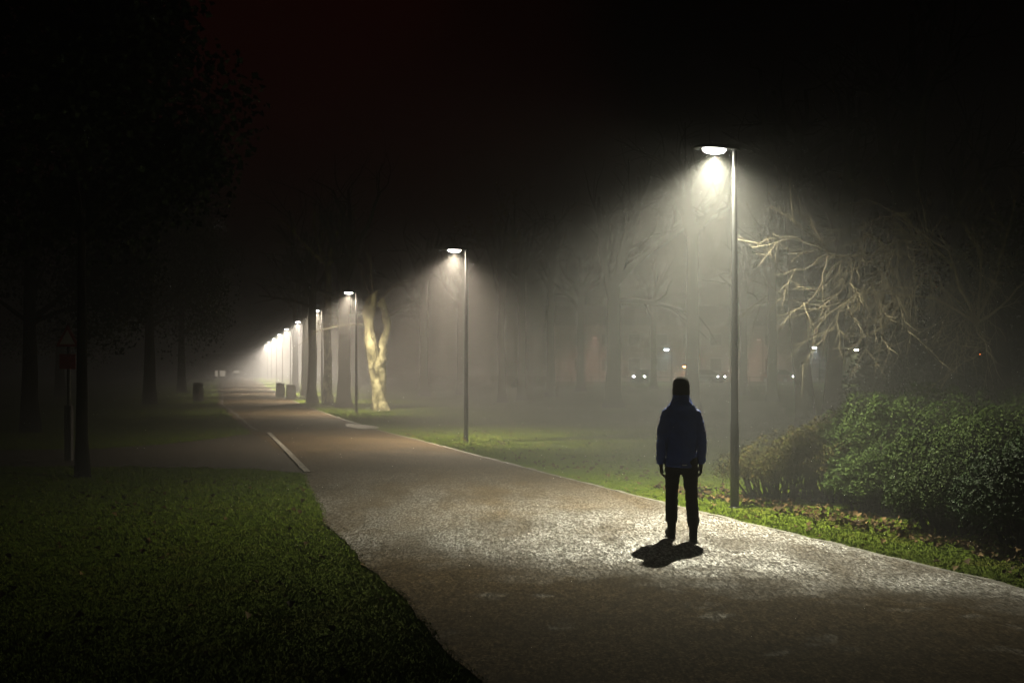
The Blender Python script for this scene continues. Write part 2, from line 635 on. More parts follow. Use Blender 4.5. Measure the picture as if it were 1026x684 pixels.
def scatter_grass(n, xr, yr, power, name, hmul=1.0, edge_only=None):
    # distance chosen so that the near grass is densest
    u = nr.random(n)
    a, c = yr
    if power == 1:
        Y = a * (c / a) ** u
    else:
        k = 1 - power
        Y = (a ** k + u * (c ** k - a ** k)) ** (1 / k)
    X = nr.uniform(*xr, n) if not callable(xr) else xr(Y)
    ysn = np.array(ys)
    rx = np.interp(Y, ysn, np.array(RX)) + 0.10
    lx = np.interp(Y, ysn, np.array(LX)) - 0.02
    over = nr.exponential(0.055, n)
    keep = ((X > rx - over * 0.6) | (X < lx + over)) & ~in_side_path(X, Y)
    X, Y = X[keep], Y[keep]
    n = len(X)
    Z = np.array([ground_z(x, y) for x, y in zip(X, Y)])
    clump = np.array([mn.noise(Vector((x * 2.5, y * 2.5, 0))) for x, y in zip(X, Y)])
    h = (0.010 + 0.012 * nr.random(n) + 0.014 * np.clip(clump, 0, 1)) * hmul
    w = np.maximum(0.0045, 0.00042 * Y) * nr.uniform(0.7, 1.4, n)
    h = np.maximum(h, 0.0015 * Y * nr.uniform(0.6, 1.2, n))
    h = np.minimum(h, 0.06)
    ang = nr.uniform(0, 2 * PI, n)
    lean = nr.uniform(0.1, 0.9, n) * h
    la = nr.uniform(0, 2 * PI, n)
    dx, dy = np.cos(ang) * w, np.sin(ang) * w
    V = np.empty((n, 5, 3))
    mx, my = X + np.cos(la) * lean * 0.35, Y + np.sin(la) * lean * 0.35
    V[:, 0] = np.stack([X - dx, Y - dy, Z - 0.005], 1)
    V[:, 1] = np.stack([X + dx, Y + dy, Z - 0.005], 1)
    V[:, 2] = np.stack([mx + dx * 0.7, my + dy * 0.7, Z + h * 0.6], 1)
    V[:, 3] = np.stack([mx - dx * 0.7, my - dy * 0.7, Z + h * 0.6], 1)
    V[:, 4] = np.stack([X + np.cos(la) * lean, Y + np.sin(la) * lean, Z + h], 1)
    base = np.arange(n)[:, None] * 5
    tris = np.concatenate([base + [0, 1, 2], base + [0, 2, 3], base + [3, 2, 4]], 0)
    return V.reshape(-1, 3), tris


parts = []
lxf = lambda Y: np.interp(Y, np.array(ys), np.array(LX)) + 0.05 - nr.random(len(Y)) ** 1.3 * (0.36 * Y + 1.5)
rxf = lambda Y: np.interp(Y, np.array(ys), np.array(RX)) + 0.05 + nr.random(len(Y)) ** 1.2 * (0.30 * Y + 2)
parts.append(scatter_grass(150000, lxf, (6.0, 24), 1.3, "left"))
parts.append(scatter_grass(110000, rxf, (7.5, 60), 1.3, "right"))
parts.append(scatter_grass(40000, lambda Y: np.interp(Y, np.array(ys), np.array(LX)) + 0.1 - nr.random(len(Y)) ** 1.2 * 9, (25, 70), 1.2, "far"))
vs, fs, off = [], [], 0
for v, f in parts:
    vs.append(v); fs.append(f + off); off += len(v)
tag(link("grass", np_mesh("grass", np.concatenate(vs), np.concatenate(fs), M["grass"])),
    "short damp grass of the lawns on both sides of the path", "grass", kind="stuff")


# ------------------------------------------------------------------ leaves
def leaf_cloud(P, N, size, fold=0.25, aspect=0.45, jitter=0.8):
    """one folded leaf per point; returns verts, tris"""
    n = len(P)
    N = N + nr.normal(0, jitter, (n, 3))
    N /= np.linalg.norm(N, axis=1, keepdims=True) + 1e-9
    R = nr.normal(0, 1, (n, 3))
    U = np.cross(N, R)
    U /= np.linalg.norm(U, axis=1, keepdims=True) + 1e-9
    Wd = np.cross(N, U)
    s = (size * nr.uniform(0.6, 1.3, n))[:, None]
    V = np.empty((n, 4, 3))
    V[:, 0] = P - U * s * 0.5
    V[:, 1] = P + Wd * s * aspect + N * s * fold
    V[:, 2] = P + U * s * 0.5
    V[:, 3] = P - Wd * s * aspect + N * s * fold
    base = np.arange(n)[:, None] * 4
    T = np.concatenate([base + [0, 1, 2], base + [0, 2, 3]], 0)
    return V.reshape(-1, 3), T


def shrub(c, lumps, nleaf, size, leafm, label, stem_m="dark_bark", depth=0.3, group="shrubs beside the lamp"):
    root = empty("shrub", (c[0], c[1], ground_z(c[0], c[1])))
    tag(root, label, "shrub", group)
    tot = sum(r[0] * r[2] for _, r in lumps)
    Ps, Ns = [], []
    for (lc, r) in lumps:
        k = int(nleaf * r[0] * r[2] / tot)
        d = nr.normal(0, 1, (k, 3))
        d[:, 2] = np.abs(d[:, 2]) * 1.0 - 0.35 * nr.random(k)
        d /= np.linalg.norm(d, axis=1, keepdims=True)
        bumpy = np.array([mn.noise(Vector(q * 3.1 + np.array(lc) * 2.0)) + 0.5 * mn.noise(Vector(q * 8.0 + np.array(lc))) for q in d])
        rr = 1.0 + 0.28 * bumpy - depth * nr.random(k) ** 2.0
        P = np.array(lc) + d * np.array(r) * rr[:, None]
        ok = P[:, 2] > 0.03
        Ps.append(P[ok]); Ns.append((d + np.array([0, 0, 0.4]))[ok])
    P, N = np.concatenate(Ps), np.concatenate(Ns)
    V, T = leaf_cloud(P, N, size)
    o = link("foliage", np_mesh("foliage", V, T, M[leafm]), root)
    b = MB()
    for (lc, r) in lumps:
        for _ in range(7):
            a = RNG.uniform(0, 2 * PI)
            e = Vector((lc[0] + math.cos(a) * r[0] * 0.8 * RNG.random(), lc[1] + math.sin(a) * r[1] * 0.8 * RNG.random(), lc[2] + r[2] * RNG.uniform(0.3, 1.08)))
            s0 = Vector((lc[0] * 0.6 + RNG.uniform(-.15, .15), lc[1] * 0.6 + RNG.uniform(-.15, .15), -0.03))
            mid = (s0 + e) / 2 + Vector((RNG.uniform(-.1, .1), RNG.uniform(-.1, .1), 0.08))
            b.tube([s0, mid, e], [0.018, 0.011, 0.004], 5)
    b.build("stem", M[stem_m], root, smooth=True)
    return root


def lumps_for(w, d, h, k, seed):
    r = random.Random(seed)
    out = [((0, 0, h * 0.42), (w * 0.42, d * 0.42, h * 0.5))]
    for i in range(k):
        a = 2 * PI * i / k + r.uniform(-.3, .3)
        rr = r.uniform(0.26, 0.36)
        q = r.uniform(0.55, 0.95)
        out.append(((math.cos(a) * w * 0.32, math.sin(a) * d * 0.32, h * q * 0.5), (w * rr * 0.8, d * rr * 0.8, h * q * 0.47)))
    return out


shrub((3.75, 17.0), lumps_for(1.5, 1.5, 1.02, 6, 1), 15660, 0.0272, "leaf_brown", "low sparse brown shrub right behind the tall lamp pole", "dark_bark", 0.9)
shrub((4.55, 16.9), lumps_for(1.7, 1.9, 1.30, 7, 2), 33930, 0.0296, "leaf_brown", "brownish green shrub between the lamp pole and the big green shrub", "dark_bark", 0.5)
shrub((5.6, 16.6), lumps_for(2.5, 2.3, 1.72, 8, 3), 67860, 0.0328, "leaf_green", "large bright green shrub best lit by the lamp")
shrub((4.85, 15.5), lumps_for(1.4, 1.3, 0.95, 6, 4), 31320, 0.0296, "leaf_green", "low rounded green shrub at the front of the shrub bed")
shrub((5.8, 14.6), lumps_for(2.3, 2.2, 1.45, 8, 5), 62640, 0.0328, "leaf_green", "wide mid green shrub leaning over the leaf litter")
shrub((7.4, 16.3), lumps_for(2.6, 2.4, 1.80, 8, 6), 57420, 0.0352, "leaf_green", "tall green shrub under the bare overhanging branches")
shrub((5.7, 12.6), lumps_for(2.0, 1.8, 1.38, 7, 7), 52200, 0.0328, "leaf_dark", "dark shrub at the frame edge, close to the path")
shrub((7.5, 13.6), lumps_for(2.4, 2.2, 1.75, 8, 8), 52200, 0.0352, "leaf_dark", "tallest dark shrub behind the one close to the path")

shrub((5.05, 13.7), lumps_for(1.5, 1.5, 0.95, 6, 9), 17000, 0.030, "leaf_green", "low skirt of green shrub bulging over the leaf litter, lit from the lamp side")
shrub((5.35, 11.6), lumps_for(1.5, 1.5, 1.15, 6, 10), 17000, 0.032, "leaf_dark", "small dark shrub cut by the frame edge, lowest to the path")

# leaf litter along the foot of the shrubs and thin over the verge
PL = []
for k in range(1100):
    Y = RNG.uniform(9.6, 18.6)
    fx = smooth_interp(RE, Y)
    front = {9: 1.4}.get(int(Y), 1.05)
    X = fx + front + abs(RNG.gauss(0, 0.5)) - 0.12 + 0.2 * mn.noise(Vector((Y * 2, 0, 0)))
    if Y > 16.8:
        X = fx + 0.7 + abs(RNG.gauss(0, 0.7))
    PL.append((X, Y))
for k in range(420):
    Y = RNG.uniform(8, 34)
    PL.append((smooth_interp(RE, Y) + abs(RNG.gauss(0, 1.6)) + 0.1, Y))
for k in range(160):
    Y = RNG.uniform(7, 20)
    PL.append((smooth_interp(LE, Y) - RNG.uniform(0, 5), Y))
P = np.array([(x, y, max(ground_z(x, y), 0.0) + 0.02 + 0.03 * RNG.random()) for x, y in PL])
V, T = leaf_cloud(P, np.tile([0, 0, 1.0], (len(P), 1)), 0.075, 0.3, 0.42, 0.45)
V[:, 2] = np.maximum(V[:, 2], 0.006)
tag(link("fallen_leaves", np_mesh("fallen_leaves", V, T, M["litter"])),
    "brown fallen leaves strewn along the foot of the shrubs", "leaves", kind="stuff")


# ------------------------------------------------------------------ trees
def limb(mb, p, d, L, r0, r1, rng, wob=0.25, up=0.0, n=None, sides=6):
    n = n or max(3, int(L / 0.35))
    n = min(n, 12)
    pts, rad = [Vector(p)], [r0]
    d = Vector(d).normalized()
    for i in range(n):
        d = d + Vector((rng.gauss(0, 1), rng.gauss(0, 1), rng.gauss(0, 1))) * wob / math.sqrt(n) + Vector((0, 0, up / n))
        d.normalize()
        pts.append(pts[-1] + d * L / n)
        rad.append(r0 + (r1 - r0) * (i + 1) / n)
    mb.tube(pts, rad, sides)
    return pts, rad, d


def grow(mb, p, d, L, r, lev, maxlev, rng, wob, up, kids, tips=None, ratio=0.62, spread=0.9):
    sides = 7 if r > 0.06 else 5 if r > 0.02 else 3
    pts, rad, dd = limb(mb, p, d, L, r, r * 0.45 if lev < maxlev else r * 0.25, rng, wob, up, sides=sides)
    if lev >= maxlev:
        if tips is not None:
            tips.extend(pts[1:])
        return
    for k in range(kids):
        f = 0.25 + 0.75 * (k + rng.random()) / kids
        i = min(int(f * (len(pts) - 1)), len(pts) - 2)
        q = pts[i].lerp(pts[i + 1], f * (len(pts) - 1) - i if f < 1 else 1)
        dl = (pts[i + 1] - pts[i]).normalized()
        a = rng.uniform(0, 2 * PI)
        o = dl.orthogonal().normalized()
        o = Matrix.Rotation(a, 3, dl) @ o
        nd = (dl + o * rng.uniform(0.6, 1.2) * spread).normalized()
        grow(mb, q, nd, L * ratio * rng.uniform(0.7, 1.15), max(rad[i] * 0.6, 0.004), lev + 1, maxlev, rng, wob, up, kids, tips, ratio, spread)


def tree(x, Y, r, h, label, seed, bark="dark_bark", twig="dark_bark", lean=(0, 0), fork=None, maxlev=2, kids=3, group="bare trees across the park",
         leaves=0, limbs=5, low=None):
    rng = random.Random(seed)
    X = (x - CX) / F * Y
    root = empty("bare_tree", (X, Y, ground_z(X, Y) - 0.05))
    tag(root, label, "tree", group)
    b, cr = MB(), MB()
    tips = []
    h = h + 4.5
    fork = max((fork or 3.0) + 1.9, 7.0) if not low else (fork or 3.0) + 2.6
    pts, rad = [], []
    n = 12
    for i in range(n + 1):
        f = i / n
        z = f * fork
        flare = 1 + 0.65 * math.exp(-z / 0.28)
        pts.append(Vector((lean[0] * f + 0.06 * mn.noise(Vector((seed, f * 3, 0))), lean[1] * f + 0.06 * mn.noise(Vector((seed, f * 3, 5))), z)))
        rad.append(r * flare * (1 - 0.22 * f))
    b.tube(pts, rad, 14, jag=0.22)
    top = pts[-1]
    for k in range(limbs):
        a = 2 * PI * k / limbs + rng.uniform(-.4, .4)
        el = rng.uniform(0.8, 1.35)
        d = Vector((math.cos(a) * math.cos(el), math.sin(a) * math.cos(el), math.sin(el)))
        L = (h - fork) * rng.uniform(0.45, 0.62)
        p2, r2, d2 = limb(b, top - Vector((0, 0, rng.uniform(0, 0.25) * fork)) * (k > 1), d, L, r * rng.uniform(0.42, 0.6), r * 0.2, rng, 0.35, 0.4, n=8, sides=8)
        for q in range(kids):
            i = rng.randint(2, 8)
            dl = (p2[min(i, 7) + 1] - p2[min(i, 7)]).normalized()
            o = Matrix.Rotation(rng.uniform(0, 2 * PI), 3, dl) @ dl.orthogonal().normalized()
            grow(cr, p2[i], (dl + o * 0.9).normalized(), L * 0.55 * rng.uniform(0.7, 1.2), r2[i] * 0.6, 1, maxlev, rng, 0.4, 0.15, 3, tips)
    for dv, L, rr in (low or []):
        p2, r2, d2 = limb(b, top - Vector((0, 0, fork * 0.12)), dv, L, rr, rr * 0.3, rng, 0.3, 0.1, n=9, sides=7)
        for q in range(5):
            i = rng.randint(3, 9)
            dl = (p2[min(i, 8) + 1] - p2[min(i, 8)]).normalized()
            o = Matrix.Rotation(rng.uniform(0, 2 * PI), 3, dl) @ dl.orthogonal().normalized()
            grow(cr, p2[i], (dl + o * 0.9).normalized(), L * 0.4 * rng.uniform(0.7, 1.2), r2[i] * 0.6, 2, maxlev, rng, 0.4, 0.0, 3, tips)
    b.build("trunk", M[bark], root, smooth=True)
    cro = cr.build("crown", M[twig], root, smooth=True)
    if leaves:
        P = np.array([tuple(tips[rng.randrange(len(tips))] + Vector((rng.gauss(0, .06), rng.gauss(0, .06), rng.gauss(0, .06)))) for _ in range(leaves)])
        V, T = leaf_cloud(P, nr.normal(0, 1, (len(P), 3)), 0.16)
        link("last_leaves", np_mesh("last_leaves", V, T, M["dry_leaf"]), cro)
    return root


PG = "plane trees beside the row of lamps"
# the pale pollarded plane by the third lamp: traced limbs
root = empty("plane_tree", (at(381, 0, 50.0).x, 50.0, 0))
tag(root, "pale plane tree brightly lit beside the third lamp, forked trunk", "tree", PG)
rng = random.Random(5)
b, cr = MB(), MB()
k = 50.0 / F


def pv(x, y, dy=0.0):
    return Vector(((x - 381) * k, dy, EYE - (y - HZ) * k))


b.tube([pv(381.5, 416), pv(381.5, 411), pv(380.5, 402), pv(380, 390), pv(379, 378), pv(378, 368), pv(377.5, 360), pv(377.5, 353)],
       [0.50, 0.40, 0.33, 0.30, 0.32, 0.36, 0.40, 0.26], 18, jag=0.35)
b.tube([pv(377, 366), pv(373.5, 352, -.1), pv(371, 342, -.15), pv(370.5, 330, -.2), pv(368.5, 319, -.2), pv(371, 309, -.1), pv(370.5, 301, .1), pv(373, 296, .2)],
       [0.30, 0.30, 0.27, 0.20, 0.24, 0.19, 0.20, 0.12], 14, jag=0.5)
b.tube([pv(379, 364), pv(382.5, 351, .1), pv(384, 341, .15), pv(387.5, 330, .15), pv(387, 319, .1), pv(386, 311, 0), pv(382.5, 304, -.1), pv(384, 298, -.2)],
       [0.30, 0.26, 0.19, 0.17, 0.18, 0.15, 0.17, 0.09], 14, jag=0.5)
b.tube([pv(371, 312, -.1), pv(375, 305, -.3), pv(376, 297, -.35), pv(379.5, 291, -.4)], [0.16, 0.12, 0.13, 0.05], 10, jag=0.4)
b.tube([pv(369, 320, -.2), pv(365.5, 314, -.3), pv(366, 306, -.3)], [0.15, 0.11, 0.06], 10, jag=0.4)
for q in range(9):
    b.ball(pv(rng.uniform(368.5, 372.5), rng.uniform(300, 345), -.1), [rng.uniform(.07, .13)] * 3, 10, 7)
for (p, d, L) in ((pv(371, 326, -.2), (-1, -.25, -.05), 2.6), (pv(371, 316, -.2), (-1, .1, .12), 2.2), (pv(387, 318, .1), (1, .2, .35), 1.6), (pv(373, 300, .1), (-.6, .3, 1), 2.2),
                  (pv(384, 299, -.2), (.7, -.2, 1), 2.4), (pv(372, 298, .2), (.1, 0, 1), 2.0)):
    grow(cr, p, d, L, 0.035, 1, 3, rng, 0.45, 0.1, 3)
pm = fuse(b, .045, 3)
wrinkle(pm, .022, 5.0)
pm.materials.append(M["plane_bark"])
link("trunk", pm, root)
cr.build("crown", M["pale_twig"], root, smooth=True)

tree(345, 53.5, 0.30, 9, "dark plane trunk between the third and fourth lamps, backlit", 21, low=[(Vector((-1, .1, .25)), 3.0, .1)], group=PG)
tree(328.5, 60, 0.22, 9, "slim pale plane trunk behind the fourth lamp", 22, bark="plane_bark", twig="pale_twig", group=PG)
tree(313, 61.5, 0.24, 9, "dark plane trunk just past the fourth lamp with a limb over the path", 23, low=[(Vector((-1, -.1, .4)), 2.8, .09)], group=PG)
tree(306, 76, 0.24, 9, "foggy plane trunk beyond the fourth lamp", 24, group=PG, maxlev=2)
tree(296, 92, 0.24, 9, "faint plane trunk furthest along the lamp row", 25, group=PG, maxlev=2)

T_ = [
    # x, Y, r, h, seed, label, kw
    (615, 55, 0.36, 10, 31, "thick dark trunk standing beyond the lawn, beside the pink lit wall", dict(low=[(Vector((1, 0, .22)), 4.0, .12)])),
    (694, 46, 0.27, 9, 32, "straight trunk just past the head of the walker", {}),
    (808, 33, 0.25, 9, 33, "leaning trunk of the forked looking pair, tilted away from the lamp", dict(lean=(-.45, 0), fork=3.2)),
    (832, 34.5, 0.26, 9, 34, "second trunk of the forked looking pair, tilted towards the shrubs", dict(lean=(.5, .2), fork=3.0)),
    (905, 29, 0.30, 9, 35, "dark trunk in the gloom above the green shrubs", {}),
    (552, 72, 0.26, 9, 36, "misty trunk close beside the thick trunk, at the end of the pink wall", dict(maxlev=2)),
    (523, 66, 0.24, 9, 37, "misty slim trunk seen between two lamps past the lawn", dict(leaves=60)),
    (503, 62, 0.2, 8, 38, "small hazy tree with a lit clump of last yellow leaves", dict(leaves=260, twig="pale_twig", fork=2.4)),
    (462, 80, 0.28, 9, 39, "hazy trunk behind the second lamp pole", dict(maxlev=2)),
    (425, 75, 0.28, 9, 40, "hazy trunk in the fog between the second lamp and the pale plane", dict(maxlev=2)),
    (582, 88, 0.3, 9, 41, "faint trunk in front of the pink wall, past the thick trunk", dict(maxlev=2)),
    (745, 78, 0.26, 9, 42, "faint trunk behind the tall lamp pole, near the railing", dict(maxlev=2)),
    (774, 64, 0.26, 9, 43, "hazy trunk between the tall lamp pole and the leaning pair", dict(maxlev=2, leaves=30)),
    (872, 62, 0.24, 9, 44, "faint trunk with low twigs before the yellowish lamp", dict(low=[(Vector((-.8, 0, .1)), 2.5, .07), (Vector((.8, 0, .15)), 2.5, .07)], fork=2.2)),
    (960, 40, 0.28, 9, 45, "dark trunk lost behind the overhanging branches", dict(maxlev=2)),
    (655, 96, 0.24, 9, 46, "faintest trunk, beside the bright distant headlights", dict(maxlev=2)),
]
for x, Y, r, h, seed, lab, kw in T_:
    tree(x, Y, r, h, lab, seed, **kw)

# overhanging bare tree on the right of the lamp
TX, TY = 7.9, 19.2
root = empty("bare_tree", (TX, TY, 0))
tag(root, "bare tree with lit twiggy branches hanging over the shrubs", "tree", "bare trees across the park")
rng = random.Random(77)
b, cr = MB(), MB()
b.tube([(0, 0, -.05), (0.02, 0, .25), (-.05, 0, 1.2), (-.1, .05, 2.2), (-.2, .05, 3.0)], [0.32, 0.23, 0.19, 0.17, 0.15], 14, jag=0.25)
crown0 = Vector((-.15, .05, 2.7))


def trace(pix, r0, r1, sub=4, lev=2, L=0.9, mbx=cr, up=-0.1, sides=6):
    pts = []
    for (x, y, Y) in pix:
        p = at(x, y, Y)
        pts.append(Vector((p.x - TX, p.y - TY, p.z)))
    fine, rad = [], []
    for i in range(len(pts) - 1):
        for q in range(3):
            f = q / 3
            j = Vector((rng.gauss(0, .02), rng.gauss(0, .02), rng.gauss(0, .02)))
            fine.append(pts[i].lerp(pts[i + 1], f) + j)
    fine.append(pts[-1])
    n = len(fine)
    rad = [(r0 + (r1 - r0) * (i / (n - 1)) ** .7) * .44 for i in range(n)]
    mbx.tube(fine, rad, sides)
    for s in range(sub):
        i = rng.randint(max(1, n // 5), n - 2)
        dl = (fine[i + 1] - fine[i]).normalized()
        o = Matrix.Rotation(rng.uniform(0, 2 * PI), 3, dl) @ dl.orthogonal().normalized()
        grow(cr, fine[i], (dl + o * 0.8).normalized(), L * rng.uniform(0.5, 1.2), max(rad[i] * 0.6, 0.0046), lev, 3, rng, 0.24, up, 4, None, 0.66, 0.65)


S = (978, 325, 19.2)
trace([S, (955, 270, 18.8), (921, 236, 18.2), (890, 246, 17.8), (865, 258, 17.5), (830, 254, 17.2), (800, 238, 17.0), (774, 234, 16.9)], 0.075, 0.006, 9, 2, 0.8)
trace([(865, 258, 17.5), (845, 256, 17.3), (829, 256, 17.2), (805, 270, 17.0), (776, 275, 16.8)], 0.020, 0.005, 5, 2, 0.6)
trace([(829, 256, 17.2), (822, 282, 17.0), (812, 300, 16.8), (802, 308, 16.8)], 0.013, 0.004, 4, 2, 0.5)
trace([(921, 236, 18.2), (905, 215, 18.0), (884, 218, 17.8), (860, 228, 17.6), (830, 230, 17.5)], 0.022, 0.004, 6, 2, 0.7)
trace([(955, 270, 18.8), (930, 262, 18.4), (900, 268, 18.0), (872, 280, 17.8), (850, 300, 17.6), (832, 334, 17.4)], 0.03, 0.004, 8, 2, 0.8)
trace([S, (958, 300, 18.6), (925, 282, 18.0), (905, 300, 17.6), (890, 320, 17.4), (870, 326, 17.2)], 0.045, 0.005, 8, 2, 0.8)
trace([S, (985, 260, 18.6), (965, 225, 18.2), (945, 218, 17.8), (918, 255, 17.4), (916, 300, 17.2), (917, 340, 17.1)], 0.05, 0.004, 8, 2, 0.8)
trace([S, (1000, 270, 18.4), (1010, 230, 17.8), (985, 215, 17.4), (950, 225, 17.0)], 0.05, 0.006, 8, 2, 0.9)
trace([S, (940, 300, 19.4), (880, 292, 19.6), (830, 300, 19.8), (790, 300, 20.0), (760, 298, 20.2)], 0.05, 0.005, 11, 2, 0.9)
trace([S, (950, 250, 19.6), (900, 215, 20), (870, 200, 20.3), (840, 205, 20.5)], 0.045, 0.005, 9, 2, 0.9)
trace([S, (1010, 300, 18.5), (1040, 270, 17.5), (1060, 300, 16.5)], 0.06, 0.01, 8, 2, 1.0)
trace([S, (990, 350, 17.6), (975, 360, 16.8), (950, 372, 16.5)], 0.03, 0.005, 8, 2, 0.6)
trace([(965, 225, 18.2), (990, 260, 17.4), (985, 300, 17.0), (960, 330, 16.8), (955, 352, 16.7)], 0.02, 0.004, 7, 2, 0.6)
for q in range(40):
    x0, y0 = rng.uniform(860, 1020), rng.uniform(215, 300)
    Y0 = rng.uniform(16.5, 18.5)
    dx = rng.uniform(-45, 20)
    trace([(x0, y0, Y0), (x0 + dx * .6, y0 + 18, Y0 - .2), (x0 + dx, y0 + rng.uniform(45, 90), Y0 - .3)], 0.009, 0.003, 4, 2, 0.5)
b.build("trunk", M["dark_bark"], root, smooth=True)
cr.build("crown", M["twig"], root, smooth=True)


# dark trees on the far left, standing black against the faint red night sky
def dark_tree(x, Y, r, h, w, seed, label, fork, n=16000, lean=(0, 0), size=0.13):
    rng = random.Random(seed)
    X = (x - CX) / F * Y
    root = empty("evergreen_tree", (X, Y, ground_z(X, Y) - .05))
    tag(root, label, "tree", "dark trees on the lamp free side")
    b = MB()
    pts = [Vector((lean[0] * i / 10 + .05 * mn.noise(Vector((seed, i, 0))), lean[1] * i / 10, h * 0.9 * i / 10)) for i in range(11)]
    b.tube(pts, [r * (1.35 if i == 0 else 1 - 0.085 * i) for i in range(11)], 10, jag=.2)
    lumps = []
    for q in range(16):
        f = rng.random()
        z = fork + (h - fork) * f
        rad = w * (0.25 + 0.75 * math.sin(PI * min(1, 0.18 + 0.8 * f))) * 0.7
        a = rng.uniform(0, 2 * PI)
        c = Vector((math.cos(a) * rad, math.sin(a) * rad, z))
        p0 = Vector((0, 0, max(fork * .9, z - 1.6)))
        b.tube([p0, p0.lerp(c, .5) + Vector((0, 0, .2)), c], [r * .3, r * .2, .02], 6)
        lumps.append((c, w * rng.uniform(.28, .5)))
    b.build("trunk", M["dark_bark"], root, smooth=True)
    P = []
    for q in range(n):
        c, rr = lumps[rng.randrange(len(lumps))]
        d = Vector((rng.gauss(0, 1), rng.gauss(0, 1), rng.gauss(0, .8))).normalized() * rr * rng.uniform(.4, 1.15)
        P.append(tuple(c + d))
    P = np.array(P)
    V, T = leaf_cloud(P, nr.normal(0, 1, (n, 3)), size)
    link("crown", np_mesh("crown", V, T, M["needle"]), root)


dark_tree(82, 20.3, 0.11, 8.5, 2.6, 51, "dark slim trunk on the near lawn beside the triangular sign", 4.6)
dark_tree(30, 34, 0.25, 11, 4.0, 52, "big black evergreen deep in the dark past the sign", 3.5)
dark_tree(150, 58, 0.3, 12, 4.5, 53, "black evergreen standing behind the lone litter bin", 4.2)
dark_tree(60, 75, 0.3, 13, 5.0, 54, "distant black evergreen between the sign and the bin", 3.8)
dark_tree(182, 86, 0.3, 12.5, 4.5, 55, "distant black evergreen by the bend of the path", 4.5)

def thicket(x, Y, lumps, n, label, seed):
    rng = random.Random(seed)
    X = (x - CX) / F * Y
    root = empty("thicket", (X, Y, 0))
    tag(root, label, "shrub", "dark thicket behind the shrubs")
    Ps = []
    b = MB()
    for (c, r) in lumps:
        k = int(n * r[0] * r[2])
        d = nr.normal(0, 1, (k, 3))
        d /= np.linalg.norm(d, axis=1, keepdims=True)
        P = np.array(c) + d * np.array(r) * (nr.random(k) ** .4)[:, None] * 1.05
        Ps.append(P[P[:, 2] > .05])
        for q in range(10):
            e = Vector(c) + Vector((rng.gauss(0, .5) * r[0], rng.gauss(0, .4) * r[1], rng.uniform(.1, .95) * r[2]))
            p0 = Vector((c[0] * .7 + rng.gauss(0, .15), c[1] * .7, -.05))
            b.tube([p0, p0.lerp(e, .5) + Vector((rng.gauss(0, .12), 0, .2)), e], [.04, .025, .006], 5)
    P = np.concatenate(Ps)
    V, T = leaf_cloud(P, nr.normal(0, 1, (len(P), 3)), 0.085)
    link("foliage", np_mesh("foliage", V, T, M["needle"]), root)
    b.build("stem", M["dark_bark"], root, smooth=True)


thicket(930, 22.5, [((0, 0, 1.6), (1.4, 1.0, 1.6)), ((.8, .2, 2.7), (1.2, .9, 1.4)), ((-.7, .1, 1.2), (.9, .8, 1.1))], 2600, "dark leafy thicket behind the overhanging bare tree", 61)
thicket(1010, 21.5, [((0, 0, 1.8), (1.5, 1.0, 1.7)), ((.5, .1, 3.2), (1.5, .9, 1.7)), ((1.4, .1, 2.0), (1.2, .9, 1.9))], 2600, "tallest dark thicket at the edge of the frame, behind the tree trunk", 62)

# ------------------------------------------------------------------ street lamps
LH = 4.78
ARM = Vector((-0.958, -0.285, 0))


# photometric curve of the luminaire (candela by angle from straight down), soft towards the horizontal
ANG = [0, 15, 30, 40, 50, 57, 63, 68, 73, 78, 84, 90, 100, 115, 140, 180]
CD = [1000, 985, 940, 840, 640, 440, 255, 130, 58, 28, 17, 13, 8, 4, 2, 1]
FRONT = [1000, 980, 920, 800, 570, 335, 155, 66, 34, 22, 16, 13, 8, 4, 2, 1]
NARROW = [1000, 970, 880, 700, 430, 215, 88, 38, 22, 16, 13, 11, 7, 4, 2, 1]
# less light behind the pole than over the path
BACK = [1000, 945, 770, 560, 345, 190, 92, 44, 22, 15, 13, 12, 8, 4, 2, 1]


def curve(name, front):
    x = bpy.data.texts.new(name)
    x.write("IESNA:LM-63-1995\n[TEST] park luminaire\nTILT=NONE\n1 -1 1 %d 5 1 2 0 0 0\n1 1 100\n%s\n0 90 180 270 360\n%s\n" % (
        len(ANG), " ".join(map(str, ANG)), "\n".join(" ".join(map(str, c)) for c in (CD, front, CD, BACK, CD))))
    return x


CURVES = [curve("luminaire_curve", FRONT), curve("narrow_luminaire_curve", NARROW)]


def lamp_light(name, col, power, parent, loc, ies):
    L = bpy.data.lights.new(name, "POINT")
    L.shadow_soft_size = 0.05
    L.energy = power
    L.color = col
    L.use_nodes = True
    t = L.node_tree
    em = t.nodes["Emission"]
    q = t.nodes.new("ShaderNodeTexIES")
    q.mode = "INTERNAL"
    q.ies = ies
    q.inputs["Strength"].default_value = 0.01
    t.links.new(q.outputs["Fac"], em.inputs["Strength"])
    o = bpy.data.objects.new(name, L)
    C.objects.link(o)
    o.parent = parent
    o.location = loc
    return o


proto = {}


